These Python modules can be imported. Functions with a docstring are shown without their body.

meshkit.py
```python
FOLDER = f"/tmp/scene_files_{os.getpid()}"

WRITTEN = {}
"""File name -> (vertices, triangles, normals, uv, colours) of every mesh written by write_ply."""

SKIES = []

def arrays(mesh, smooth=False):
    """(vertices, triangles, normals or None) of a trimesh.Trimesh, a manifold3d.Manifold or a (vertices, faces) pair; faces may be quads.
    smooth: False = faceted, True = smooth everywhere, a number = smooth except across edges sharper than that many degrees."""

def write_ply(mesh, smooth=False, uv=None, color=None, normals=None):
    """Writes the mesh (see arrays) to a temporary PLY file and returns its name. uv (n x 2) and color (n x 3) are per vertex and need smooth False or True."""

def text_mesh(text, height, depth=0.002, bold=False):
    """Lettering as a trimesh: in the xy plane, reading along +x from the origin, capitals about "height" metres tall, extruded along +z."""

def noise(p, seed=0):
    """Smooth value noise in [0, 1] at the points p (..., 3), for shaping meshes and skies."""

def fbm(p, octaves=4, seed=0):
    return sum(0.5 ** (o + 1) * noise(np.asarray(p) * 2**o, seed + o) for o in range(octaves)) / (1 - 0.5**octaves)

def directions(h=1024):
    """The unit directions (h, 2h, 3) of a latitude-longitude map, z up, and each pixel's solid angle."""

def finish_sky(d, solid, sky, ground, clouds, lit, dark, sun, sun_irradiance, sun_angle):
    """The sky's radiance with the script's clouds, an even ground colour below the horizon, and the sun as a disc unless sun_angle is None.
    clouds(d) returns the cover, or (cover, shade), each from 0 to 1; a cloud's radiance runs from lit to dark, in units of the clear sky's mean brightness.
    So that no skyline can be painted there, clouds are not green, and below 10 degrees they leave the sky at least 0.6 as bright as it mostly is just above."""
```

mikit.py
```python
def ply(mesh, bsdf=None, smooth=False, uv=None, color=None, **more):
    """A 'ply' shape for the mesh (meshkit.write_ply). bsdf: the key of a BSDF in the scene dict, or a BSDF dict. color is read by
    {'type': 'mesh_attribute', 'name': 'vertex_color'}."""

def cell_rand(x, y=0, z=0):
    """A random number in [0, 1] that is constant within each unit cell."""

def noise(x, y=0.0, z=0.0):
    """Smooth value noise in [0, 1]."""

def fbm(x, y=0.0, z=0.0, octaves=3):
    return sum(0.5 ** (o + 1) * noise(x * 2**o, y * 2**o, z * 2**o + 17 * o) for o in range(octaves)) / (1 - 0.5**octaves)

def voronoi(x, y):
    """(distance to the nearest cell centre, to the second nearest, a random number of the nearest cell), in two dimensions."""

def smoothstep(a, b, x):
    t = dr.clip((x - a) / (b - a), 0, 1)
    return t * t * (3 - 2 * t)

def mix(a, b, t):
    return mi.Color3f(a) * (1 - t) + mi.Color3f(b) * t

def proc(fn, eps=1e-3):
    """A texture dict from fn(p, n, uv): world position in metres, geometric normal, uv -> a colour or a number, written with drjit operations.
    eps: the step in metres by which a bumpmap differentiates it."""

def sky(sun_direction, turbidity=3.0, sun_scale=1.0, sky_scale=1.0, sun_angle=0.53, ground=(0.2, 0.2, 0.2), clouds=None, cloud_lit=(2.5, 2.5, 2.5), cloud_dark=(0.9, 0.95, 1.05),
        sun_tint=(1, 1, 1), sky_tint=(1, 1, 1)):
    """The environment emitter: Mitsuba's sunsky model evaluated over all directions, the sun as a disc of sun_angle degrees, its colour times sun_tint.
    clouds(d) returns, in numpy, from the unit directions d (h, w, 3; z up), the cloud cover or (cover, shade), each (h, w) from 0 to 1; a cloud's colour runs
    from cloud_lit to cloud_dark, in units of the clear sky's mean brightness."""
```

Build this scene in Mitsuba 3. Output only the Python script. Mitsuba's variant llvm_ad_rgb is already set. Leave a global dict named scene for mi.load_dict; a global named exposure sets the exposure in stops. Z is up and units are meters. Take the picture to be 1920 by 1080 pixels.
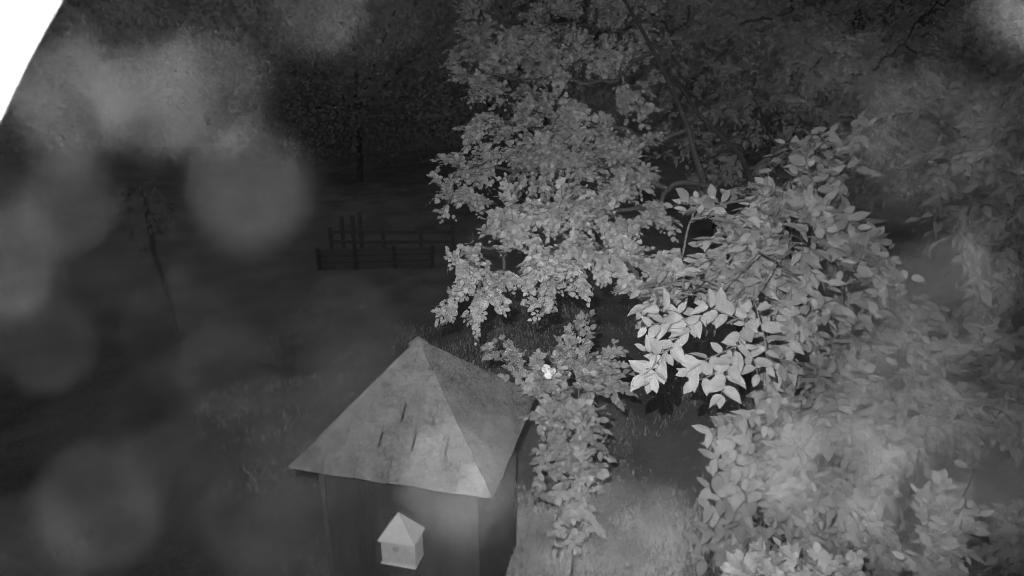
import math, random
import drjit as dr
from shapely.geometry import Polygon, box as shapely_box
import numpy as np, trimesh, mitsuba as mi, mikit, meshkit

# ------------------------------------------------------------------ camera, sky, lamp, exposure
F, PITCH, CAM = 1160.0, math.radians(17.8), np.array([0.0, 0.0, 5.3])
CP, SP = math.cos(PITCH), math.sin(PITCH)
T = mi.ScalarTransform4f
scene, labels = {}, {}
scene['camera'] = {'type': 'thinlens', 'fov': math.degrees(2 * math.atan(960 / F)), 'fov_axis': 'x',
                   'aperture_radius': 0.004, 'focus_distance': 4.0, 'near_clip': 0.004, 'far_clip': 400.0,
                   'to_world': T().look_at(origin=CAM.tolist(), target=[0, CP, CAM[2] - SP], up=[0, 0, 1])}
# a night under an even cloud cover: no sun, a faint grey glow
scene['night_sky'] = mikit.sky([0.4, -0.8, 0.35], turbidity=3, sun_scale=0.0, sky_scale=0.46, clouds=lambda d: 1.0,
                               cloud_lit=(1.0, 1.0, 1.0), cloud_dark=(1.0, 1.0, 1.0), ground=(0.1, 0.1, 0.1))
exposure = 1.3
BEAM, LENS_GLOW = 41.0, 140.0         # out-of-view lamp that lights the garden; a white hood shows at the top left


def at(px, py, depth):
    """The world point seen at a pixel of the photograph, depth metres along the optical axis."""
    x, y = (px - 960) / F * depth, (540 - py) / F * depth
    return np.array([x, depth * CP + y * SP, CAM[2] - depth * SP + y * CP])


def atn(px, py, depth):
    px, py, depth = (np.asarray(v, float) for v in (px, py, depth))
    x, y = (px - 960) / F * depth, (540 - py) / F * depth
    return np.stack([x, depth * CP + y * SP, CAM[2] - depth * SP + y * CP], -1)


def project(P):
    d = np.asarray(P) - CAM
    yc, zc = d[..., 1] * CP - d[..., 2] * SP, d[..., 1] * SP + d[..., 2] * CP
    return 960 + F * d[..., 0] / yc, 540 - F * zc / yc, yc


def ground_z(x, y):
    x, y = np.asarray(x, float), np.asarray(y, float)
    p = np.stack([x * 0.35, y * 0.35, x * 0], -1)
    far = np.clip((y - 16) / 30, 0, 1)
    return (meshkit.fbm(p, 3, 5) - 0.5) * 0.18 + far * 1.2


def at_ground(px, py):
    a, b = at(px, py, 1.0) - CAM, None
    t = -CAM[2] / a[2]
    for _ in range(20):
        q = CAM + a * t
        t *= (CAM[2] - float(ground_z(q[0], q[1]))) / max(CAM[2] - q[2], 1e-6)
    return CAM + a * t


# ------------------------------------------------------------------ lamp and sky done; materials
def grey(v):
    return (v, v, v)


def bsdf_proc(key, fn, rough=0.8, spec=0.3, bump=None):
    b = {'type': 'principled', 'base_color': mikit.proc(fn), 'roughness': rough, 'specular': spec}
    if bump:
        b = {'type': 'bumpmap', 'arbitrary': mikit.proc(bump[0], eps=bump[2]), 'scale': bump[1], 'bsdf': b}
    scene[key] = {'type': 'twosided', 'bsdf': b}


def leaf_bsdf(key, v):
    def fn(p, n, uv, v=v):
        k = 0.74 + 0.5 * mikit.fbm(p.x * 22, p.y * 22, p.z * 22, 2)
        a = dr.abs(uv.y)
        rib = 1 - mikit.smoothstep(0.006, 0.03, a)
        vein = dr.sin((uv.x - a * 0.8) * 55)
        return mi.Color3f(dr.minimum(v * k * (1 + 0.16 * rib + 0.05 * vein), 0.95))
    scene[key] = {'type': 'principledthin', 'base_color': mikit.proc(fn), 'roughness': 0.6, 'diff_trans': 0.9, 'eta': 1.35}


LEAF = []
for i, v in enumerate((0.36, 0.46, 0.56, 0.70, 0.80, 0.90, 0.24, 0.30)):
    leaf_bsdf(f'leaf_tone_{i}', v)
    LEAF.append(f'leaf_tone_{i}')
leaf_bsdf('leaf_tone_spray', 0.37)
bsdf_proc('bark', lambda p, n, uv: mi.Color3f(0.08 + 0.12 * mikit.fbm(p.x * 30, p.y * 30, p.z * 7, 3)), 0.9, 0.2,
          (lambda p, n, uv: mikit.fbm(p.x * 40, p.y * 40, p.z * 9, 2), 0.012, 2e-3))
bsdf_proc('twig_bark', lambda p, n, uv: mi.Color3f(0.09 + 0.08 * mikit.noise(p.x * 60, p.y * 60, p.z * 60)), 0.8, 0.2)
bsdf_proc('dark_bark', lambda p, n, uv: mi.Color3f(0.07 + 0.05 * mikit.fbm(p.x * 20, p.y * 20, p.z * 6, 2)), 0.9, 0.2)


def shingle_fn(base):
    def fn(p, n, uv):
        grain = mikit.noise(p.x * 150, p.y * 150, p.z * 150)
        grain2 = mikit.noise(p.x * 36 + 9, p.y * 36, p.z * 36)
        mottle = mikit.fbm(p.x * 7, p.y * 7, p.z * 7 + 4, 3)
        moss = mikit.smoothstep(0.62, 0.74, mikit.fbm(p.x * 14 + 3, p.y * 14, p.z * 14, 3))
        fleck = mikit.smoothstep(0.80, 0.9, mikit.noise(p.x * 38 + 7, p.y * 38, p.z * 38))
        v = base * (0.46 + 0.68 * mottle + 0.55 * (grain - 0.5) + 0.5 * (grain2 - 0.5)) * (1 - 0.3 * moss) + 0.10 * fleck
        return mi.Color3f(dr_clip(v))
    return fn


def dr_clip(v):
    return dr.clip(v, 0.02, 0.9)


for i, b in enumerate((0.285, 0.30, 0.315)):
    bsdf_proc(f'shingle_tone_{i}', shingle_fn(b), 0.95, 0.15, (lambda p, n, uv: mikit.noise(p.x * 170, p.y * 170, p.z * 170), 0.0025, 1e-3))
bsdf_proc('shingle_pale', shingle_fn(0.40), 0.95, 0.15)
bsdf_proc('wall_wood', lambda p, n, uv: mi.Color3f(0.055 + 0.05 * mikit.fbm(p.x * 9, p.y * 9, p.z * 1.2, 3) + 0.04 * mikit.noise(p.x * 70, p.y * 70, p.z * 4)), 0.8, 0.2)
bsdf_proc('trim_wood', lambda p, n, uv: mi.Color3f(0.10 + 0.06 * mikit.fbm(p.x * 30, p.y * 30, p.z * 3, 3)), 0.7, 0.25)
bsdf_proc('white_paint', lambda p, n, uv: mi.Color3f(0.56 + 0.24 * mikit.fbm(p.x * 26, p.y * 26, p.z * 40, 3)), 0.7, 0.3)
bsdf_proc('white_paint_worn', lambda p, n, uv: mi.Color3f(0.50 + 0.26 * mikit.fbm(p.x * 45, p.y * 45, p.z * 20, 3)), 0.7, 0.3)
bsdf_proc('spot_grey', lambda p, n, uv: mi.Color3f(0.38 + 0.1 * mikit.noise(p.x * 60, p.y * 60, p.z * 60)), 0.7, 0.3)
bsdf_proc('hood_white', lambda p, n, uv: mi.Color3f(0.78 + 0.04 * mikit.noise(p.x * 20, p.y * 20, p.z * 20)), 0.45, 0.5)
bsdf_proc('ground_soil', lambda p, n, uv: mi.Color3f(0.08 + 0.16 * mikit.fbm(p.x * 1.3, p.y * 1.3, 0, 4) + 0.06 * mikit.noise(p.x * 24, p.y * 24, 0)), 0.95, 0.1)
for i, v in enumerate((0.5, 0.62)):
    bsdf_proc(f'grass_tone_{i}', lambda p, n, uv, v=v: mi.Color3f(v * (0.6 + 0.8 * mikit.fbm(p.x * 2.2, p.y * 2.2, p.z * 2.2, 3))), 0.7, 0.2)
bsdf_proc('old_timber', lambda p, n, uv: mi.Color3f(0.11 + 0.06 * mikit.fbm(p.x * 12, p.y * 12, p.z * 12, 3)), 0.9, 0.2)
bsdf_proc('dark_leaf', lambda p, n, uv: mi.Color3f(0.30 + 0.08 * mikit.fbm(p.x * 3, p.y * 3, p.z * 3, 3)), 0.8, 0.1)
bsdf_proc('deck_black', lambda p, n, uv: mi.Color3f(0.03 + 0.02 * mikit.noise(p.x * 30, p.y * 30, p.z * 30)), 0.9, 0.1)
bsdf_proc('drop_grey', lambda p, n, uv: mi.Color3f(0.8), 0.35, 0.5)


# ------------------------------------------------------------------ helpers
def unit(v):
    v = np.asarray(v, float)
    return v / (np.linalg.norm(v, axis=-1, keepdims=True) + 1e-12)


COUNT = {}


def numbered(key):
    n = COUNT.get(key, -1) + 1
    COUNT[key] = n
    return key if n == 0 else f'{key}_{n:03d}'


def thing(name, label, cat=None, group=None, kind=None):
    key = numbered(name)
    d = {'label': label}
    if cat: d['category'] = cat
    if group: d['group'] = group
    if kind: d['kind'] = kind
    labels[key] = d
    return key


def part(parent, name, mesh, bsdf, label=None, smooth=False, kind=None, **more):
    key = numbered(f'{parent}__{name}')
    scene[key] = mikit.ply(mesh, bsdf, smooth, **more)
    if label or kind:
        labels[key] = {k: v for k, v in (('label', label), ('kind', kind)) if v}
    return key


def tube(points, radii, sides=7):
    p = np.asarray(points, float)
    r = np.broadcast_to(radii, (len(p),))
    t = unit(np.gradient(p, axis=0))
    a = unit(np.cross(t, np.where(np.abs(t[:, 2:]) < 0.9, [0, 0, 1.0], [1.0, 0, 0])))
    b = np.cross(t, a)
    g = np.arange(sides) * 2 * np.pi / sides
    v = p[:, None] + r[:, None, None] * (np.cos(g)[None, :, None] * a[:, None] + np.sin(g)[None, :, None] * b[:, None])
    i, j = np.meshgrid(np.arange(len(p) - 1), np.arange(sides), indexing='ij')
    q = np.stack([i * sides + j, i * sides + (j + 1) % sides, (i + 1) * sides + (j + 1) % sides, (i + 1) * sides + j], -1).reshape(-1, 4)
    f = np.vstack([q[:, [0, 1, 2]], q[:, [0, 2, 3]]])
    n = len(v.reshape(-1, 3))
    v = np.vstack([v.reshape(-1, 3), p[:1], p[-1:]])
    k = np.arange(sides)
    cap0 = np.stack([np.full(sides, n), (k + 1) % sides, k], 1)
    o = (len(p) - 1) * sides
    cap1 = np.stack([np.full(sides, n + 1), o + k, o + (k + 1) % sides], 1)
    return trimesh.Trimesh(v, np.vstack([f, cap0, cap1]), process=False)


def join(ms):
    return trimesh.util.concatenate([m for m in ms if m is not None])


def curve(p0, p1, bend, n=8, wob=0.0, rng=None):
    t = np.linspace(0, 1, n)[:, None]
    p0, p1, bend = map(np.asarray, (p0, p1, bend))
    c = (p0 + p1) / 2 + bend
    pts = (1 - t) ** 2 * p0 + 2 * t * (1 - t) * c + t * t * p1
    if wob:
        w = rng.normal(0, wob, pts.shape)
        w[0] = w[-1] = 0
        pts = pts + w
    return pts


def box_between(p, q, w, h, up=(0, 0, 1)):
    """A bar from p to q, w wide and h high, slightly chamfered."""
    p, q = np.asarray(p, float), np.asarray(q, float)
    d = unit(q - p)
    s = unit(np.cross(d, up))
    u = np.cross(s, d)
    m = rbox(np.linalg.norm(q - p), w, h)
    M = np.eye(4)
    M[:3, 0], M[:3, 1], M[:3, 2], M[:3, 3] = d, s, u, (p + q) / 2
    return m.apply_transform(M)


def rbox(x, y, z, c=None):
    c = min(x, y, z) * 0.12 if c is None else c
    pts = []
    for a in (-1, 1):
        for b in (-1, 1):
            for d in (-1, 1):
                for k in range(3):
                    v = np.array([a * x / 2, b * y / 2, d * z / 2])
                    v -= np.array([a, b, d]) * c
                    v[k] += (a, b, d)[k] * c
                    pts.append(v)
    return trimesh.convex.convex_hull(np.array(pts))


# ------------------------------------------------------------------ leaves
def leaf_template(width, fold, curl, seed, stations=(0.0, 0.18, 0.42, 0.7, 1.0)):
    """A leaf of length 1 along x: two folded halves with a bent midrib."""
    rg = np.random.default_rng(seed)
    v, f = [], []
    prof = {0.0: 0.0, 1.0: 0.0}
    for s in stations:
        w = prof.get(s, width * 0.5 * (math.sin(math.pi * s ** 0.82)) ** 0.75 * rg.uniform(0.93, 1.07))
        z = -curl * s * s
        v.append([s, 0, z])
        if s not in (0.0, 1.0):
            v.append([s - 0.02, w, z + w * fold + rg.normal(0, 0.008)])
            v.append([s - 0.02, -w * rg.uniform(0.92, 1.05), z + w * fold + rg.normal(0, 0.008)])
    n = len(stations)
    mid = [0] + [1 + 3 * k for k in range(n - 2)] + [1 + 3 * (n - 2)]
    for side in (1, 2):
        o = (lambda a, b, c: (a, b, c)) if side == 2 else (lambda a, b, c: (a, c, b))
        f.append(o(mid[0], mid[1] + side, mid[1]))
        for k in range(1, n - 2):
            f.append(o(mid[k], mid[k] + side, mid[k + 1] + side))
            f.append(o(mid[k], mid[k + 1] + side, mid[k + 1]))
        f.append(o(mid[n - 2], mid[n - 2] + side, mid[n - 1]))
    return np.array(v), np.array(f)


def leaf_matrices(base, d, nrm, size):
    d = unit(d)
    s = unit(np.cross(nrm, d))
    n = np.cross(d, s)
    M = np.zeros((len(base), 4, 4))
    for k, a in enumerate((d, s, n)):
        M[:, :3, k] = a * size[:, None]
    M[:, :3, 3], M[:, 3, 3] = base, 1
    return M


def mass(templates, which, M):
    vs, fs, at_ = [], [], 0
    for t, (v, f) in enumerate(templates):
        m = M[which == t]
        if not len(m): continue
        vs.append((np.einsum('kij,nj->kni', m[:, :3, :3], v) + m[:, None, :3, 3]).reshape(-1, 3))
        fs.append((f[None] + (np.arange(len(m)) * len(v))[:, None, None]).reshape(-1, 3) + at_)
        at_ += len(vs[-1])
    return trimesh.Trimesh(np.vstack(vs), np.vstack(fs), process=False)


def mass_uv(templates, which):
    return np.vstack([np.tile(v[:, :2], ((which == t).sum(), 1)) for t, (v, f) in enumerate(templates) if (which == t).any()])


def nearest_in_view(M, size, count, cell=9.0):
    """The leaves that show largest: in the frame, not behind others."""
    c = M[:, :3, 3] + M[:, :3, 0] * 0.5
    x, y, z = project(c)
    ok = (x > 4) & (x < 1916) & (y > 4) & (y < 1076) & (z > 0.3)
    gx, gy = (x // cell).astype(int), (y // cell).astype(int)
    key = gx * 10000 + gy
    order = np.lexsort((z, key))
    firsts = np.ones(len(order), bool)
    firsts[1:] = key[order][1:] != key[order][:-1]
    front = np.zeros(len(order), bool)
    front[order[firsts]] = True
    face = np.abs(np.einsum('ni,ni->n', unit(M[:, :3, 2]), unit(c - CAM)))
    score = np.where(ok & front, size / np.maximum(z, 0.1) * (0.35 + 0.65 * face), -1)
    pick = np.argsort(-score)[:count]
    return pick[score[pick] > 0]


def put_leaves(parent, templates, which, tone, tones, M, size, singles=300, mass_name='foliage', cell=9.0):
    """Up to 300 leaves as parts of their own, the rest as one part of its own kind per tone."""
    pick = nearest_in_view(M, size, singles, cell) if singles else np.array([], int)
    rest = np.ones(len(M), bool)
    rest[pick] = False
    for t in range(len(templates)):
        for c in range(len(tones)):
            if ((which[pick] == t) & (tone[pick] == c)).any():
                g = f'{parent.replace("__", "_")}_leaf_shape_{t}_{c}'
                scene[g] = {'type': 'shapegroup', 'leaf': mikit.ply(templates[t], tones[c], True, uv=templates[t][0][:, :2])}
    for i in pick:
        g = f'{parent.replace("__", "_")}_leaf_shape_{which[i]}_{tone[i]}'
        key = numbered(f'{parent}__leaf')
        scene[key] = {'type': 'instance', 'group': {'type': 'ref', 'id': g}, 'to_world': T(M[i].tolist())}
    for c in range(len(tones)):
        sel = rest & (tone == c)
        if sel.any():
            part(parent, mass_name, mass(templates, which[sel], M[sel]), tones[c], smooth=True, kind='stuff', uv=mass_uv(templates, which[sel]))


def crown(clumps, leaf, shoot, per_area, k_leaves, seed, back=0.8, up=0.35, droop=0.15, spread=0.9, opposite=False, face=0.5, rise=0.55, flat=1.0, sub=True):
    """Shoots with leaves through the volumes of the clumps (px, py, radius in px, depth): leaf bases, directions, normals, sizes, twig segments."""
    rg = np.random.default_rng(seed)
    B, D, N, S, W = [], [], [], [], []
    centres = np.array([at(*c[:2], c[3]) for c in clumps])
    mid = centres.mean(0)
    for (px, py, r_px, depth), c in zip(clumps, centres):
        r = r_px * depth / F
        n = max(3, int(per_area * r_px ** 2 / 1000 * rg.uniform(0.85, 1.15)))
        u = unit(rg.normal(size=(n, 3)))
        rad = r * rg.uniform(0.05, 1, n) ** 0.45
        if sub:
            k = max(3, int(r_px / 9))
            sc_ = unit(rg.normal(size=(k, 3))) * (rg.uniform(0.1, 0.85, k) ** 0.5)[:, None] * r
            u2 = rg.integers(0, k, n)
            off = sc_[u2] + u * rad[:, None] * 0.36
            p = c + off * np.array([1, back, flat])
            u = unit(off)
        else:
            p = c + u * rad[:, None] * np.array([1, back, flat])
        out = unit(u + 0.5 * unit(c - mid) + rg.normal(0, 0.35, (n, 3)) + [0, 0, up - droop])
        for q, o in zip(p, out):
            L = shoot * rg.uniform(0.6, 1.3)
            a = q - o * L * 0.6
            tip = q + o * L * 0.4 - np.array([0, 0, droop * L])
            W.append((a, q, tip))
            side = unit(np.cross(o, unit(np.array([0, 0, 1.0]) + rg.normal(0, 0.25, 3))))
            top = np.cross(side, o)
            m = max(2, int(k_leaves * rg.uniform(0.7, 1.3)))
            for k in range(m):
                t = (k + 0.6) / m
                if opposite:
                    t = (k // 2 + 0.6) / ((m + 1) // 2)
                b = a + (q - a) * min(1, t / 0.6) if t < 0.6 else q + (tip - q) * (t - 0.6) / 0.4
                s = 1 if k % 2 else -1
                last = k == m - 1
                w = 0.15 if last else rg.uniform(0.6, 1.1) * spread
                d = unit(o * (1.1 - 0.45 * w) + side * s * w + top * rg.normal(0.05, 0.3) - np.array([0, 0, droop * rg.uniform(0.2, 1.6)]))
                B.append(b)
                D.append(d)
                N.append(rise * np.array([0, 0, 1.0]) + 0.4 * top + face * unit(CAM - b) * rg.uniform(0, 1) + rg.normal(0, 0.42, 3))
                S.append(leaf * rg.uniform(0.5, 1.25) * (0.8 if last else 1))
    return np.array(B), np.array(D), np.array(N), np.array(S), W


def twig_mesh(W, r0, r1, sides=3, keep=1.0, seed=0):
    rg = np.random.default_rng(seed)
    return join([tube(np.array(w), [r0, (r0 + r1) / 2, r1], sides) for w in W if rg.random() < keep])


def skeleton(parent, nodes, targets, r0, r1, bsdf, seed, wob=0.02, sag=0.0, sides=5):
    """Limbs that fork off each other: every target joins the nearest limb already there."""
    rg = np.random.default_rng(seed)
    P = [np.asarray(q, float) for q in nodes]
    cost = [0.0] * len(P)
    order = sorted(range(len(targets)), key=lambda i: min(np.linalg.norm(targets[i] - q) for q in P))
    longest = max(min(np.linalg.norm(t - q) for q in nodes) for t in targets) + 1e-6
    for i in order:
        t = np.asarray(targets[i], float)
        k = int(np.argmin([np.linalg.norm(t - q) + 0.35 * c for q, c in zip(P, cost)]))
        L = np.linalg.norm(t - P[k])
        pts = curve(P[k], t, rg.normal(0, 0.12, 3) * L + [0, 0, (0.12 - sag) * L], 8, wob * min(L, 1), rg)
        a, b = (r0 + (r1 - r0) * min(1, c / (1.6 * longest)) for c in (cost[k], cost[k] + L))
        part(parent, 'branch', tube(pts, np.linspace(a, b, 8), sides), bsdf, smooth=True)
        base = cost[k]
        for m in (3, 5, 7):
            P.append(pts[m])
            cost.append(base + L * m / 7)


SMALL = [leaf_template(0.84, f, c, s, (0.0, 0.3, 0.72, 1.0)) for f, c, s in ((0.16, 0.05, 1), (0.08, 0.12, 2), (0.24, 0.1, 3))]
OVAL = [leaf_template(w, f, c, s) for w, f, c, s in ((0.54, 0.2, 0.12, 11), (0.46, 0.3, 0.24, 12), (0.60, 0.1, 0.04, 13), (0.50, 0.4, 0.36, 14), (0.44, 0.5, 0.15, 15), (0.56, 0.22, -0.1, 16))]
ROUND = [leaf_template(w, f, c, s) for w, f, c, s in ((0.72, 0.18, 0.1, 31), (0.66, 0.28, 0.2, 32), (0.78, 0.1, 0.05, 33), (0.7, 0.35, 0.3, 34), (0.62, 0.4, 0.12, 35), (0.74, 0.2, -0.08, 36))]
LANCE = [leaf_template(w, f, c, s) for w, f, c, s in ((0.36, 0.25, 0.15, 21), (0.42, 0.15, 0.25, 22), (0.38, 0.35, 0.08, 23))]


def tones_for(n, seed, weights):
    return np.random.default_rng(seed).choice(len(weights), n, p=np.array(weights) / sum(weights))


# ------------------------------------------------------------------ setting: ground
gx, gy = np.meshgrid(np.concatenate([np.linspace(-120, -14, 14), np.linspace(-13, 13, 105), np.linspace(14, 120, 14)]),
                     np.concatenate([np.linspace(-6, 2, 9), np.linspace(2.25, 24, 88), np.linspace(26, 200, 24)]), indexing='ij')
gv = np.stack([gx, gy, ground_z(gx, gy)], -1).reshape(-1, 3)
nx, ny = gx.shape
ii, jj = np.meshgrid(np.arange(nx - 1), np.arange(ny - 1), indexing='ij')
gq = np.stack([ii * ny + jj, (ii + 1) * ny + jj, (ii + 1) * ny + jj + 1, ii * ny + jj + 1], -1).reshape(-1, 4)
scene['ground'] = mikit.ply((gv, gq), 'ground_soil', True)
labels['ground'] = {'label': 'dim uneven garden ground fading into darkness', 'kind': 'structure'}

hx, hy = np.meshgrid(np.linspace(-260, 260, 53), np.concatenate([np.linspace(44, 60, 5), np.linspace(65, 240, 26)]), indexing='ij')
hz = 1.0 + 34 * np.clip((hy - 46) / 75, 0, 1) ** 0.8 + 7 * (meshkit.fbm(np.stack([hx * 0.03, hy * 0.03, hx * 0], -1), 3, 2) - 0.5) * np.clip((hy - 46) / 20, 0, 1) - 1.5
i1, j1 = np.meshgrid(np.arange(52), np.arange(hx.shape[1] - 1), indexing='ij')
w1 = hx.shape[1]
scene['added_hills'] = mikit.ply((np.stack([hx, hy, hz], -1).reshape(-1, 3), np.stack([i1 * w1 + j1, (i1 + 1) * w1 + j1, (i1 + 1) * w1 + j1 + 1, i1 * w1 + j1 + 1], -1).reshape(-1, 4)), 'dark_leaf', True)  # backing added so that no sky shows through the woods
labels['added_hills'] = {'label': 'dark hillside added behind the garden to shut out the sky', 'kind': 'structure'}

# ------------------------------------------------------------------ the shed: square pyramid roof on plain walls
SC = np.array([-0.885, 5.583])
EAVE, RISE, HALF, WALL, YAW = CAM[2] - 3.282, 0.96, 0.95, 0.765, 3.69793
shed = thing('garden_shed', 'small square wooden shed with pyramid roof of worn grey shingles', 'shed')


def corner(k, h, z):
    a = YAW + k * math.pi / 2
    return np.array([SC[0] + h * math.sqrt(2) * math.cos(a), SC[1] + h * math.sqrt(2) * math.sin(a), z])


APEX = np.array([SC[0] - 0.03, SC[1], EAVE + RISE])
wall_bottom = float(ground_z(*SC)) - 0.25
for k in range(4):
    a, b = corner(k, WALL - 0.02, 0), corner(k + 1, WALL - 0.02, 0)
    a[2] = b[2] = (wall_bottom + EAVE - 0.05) / 2
    d = unit(b - a)
    m = box_between(a + d * 0.012, b - d * 0.012, 0.04, EAVE - 0.05 - wall_bottom)
    part(shed, 'wall', m, 'wall_wood')
for k in range(4):
    c = corner(k, WALL - 0.012, 0)
    post = rbox(0.055, 0.055, EAVE - 0.052 - wall_bottom, 0.006)
    post.apply_transform(trimesh.transformations.rotation_matrix(YAW + math.pi / 4, [0, 0, 1]))
    post.apply_translation([c[0], c[1], (wall_bottom + EAVE - 0.052) / 2])
    part(shed, 'corner_trim', post, 'trim_wood' if k == 0 else 'wall_wood')
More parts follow.
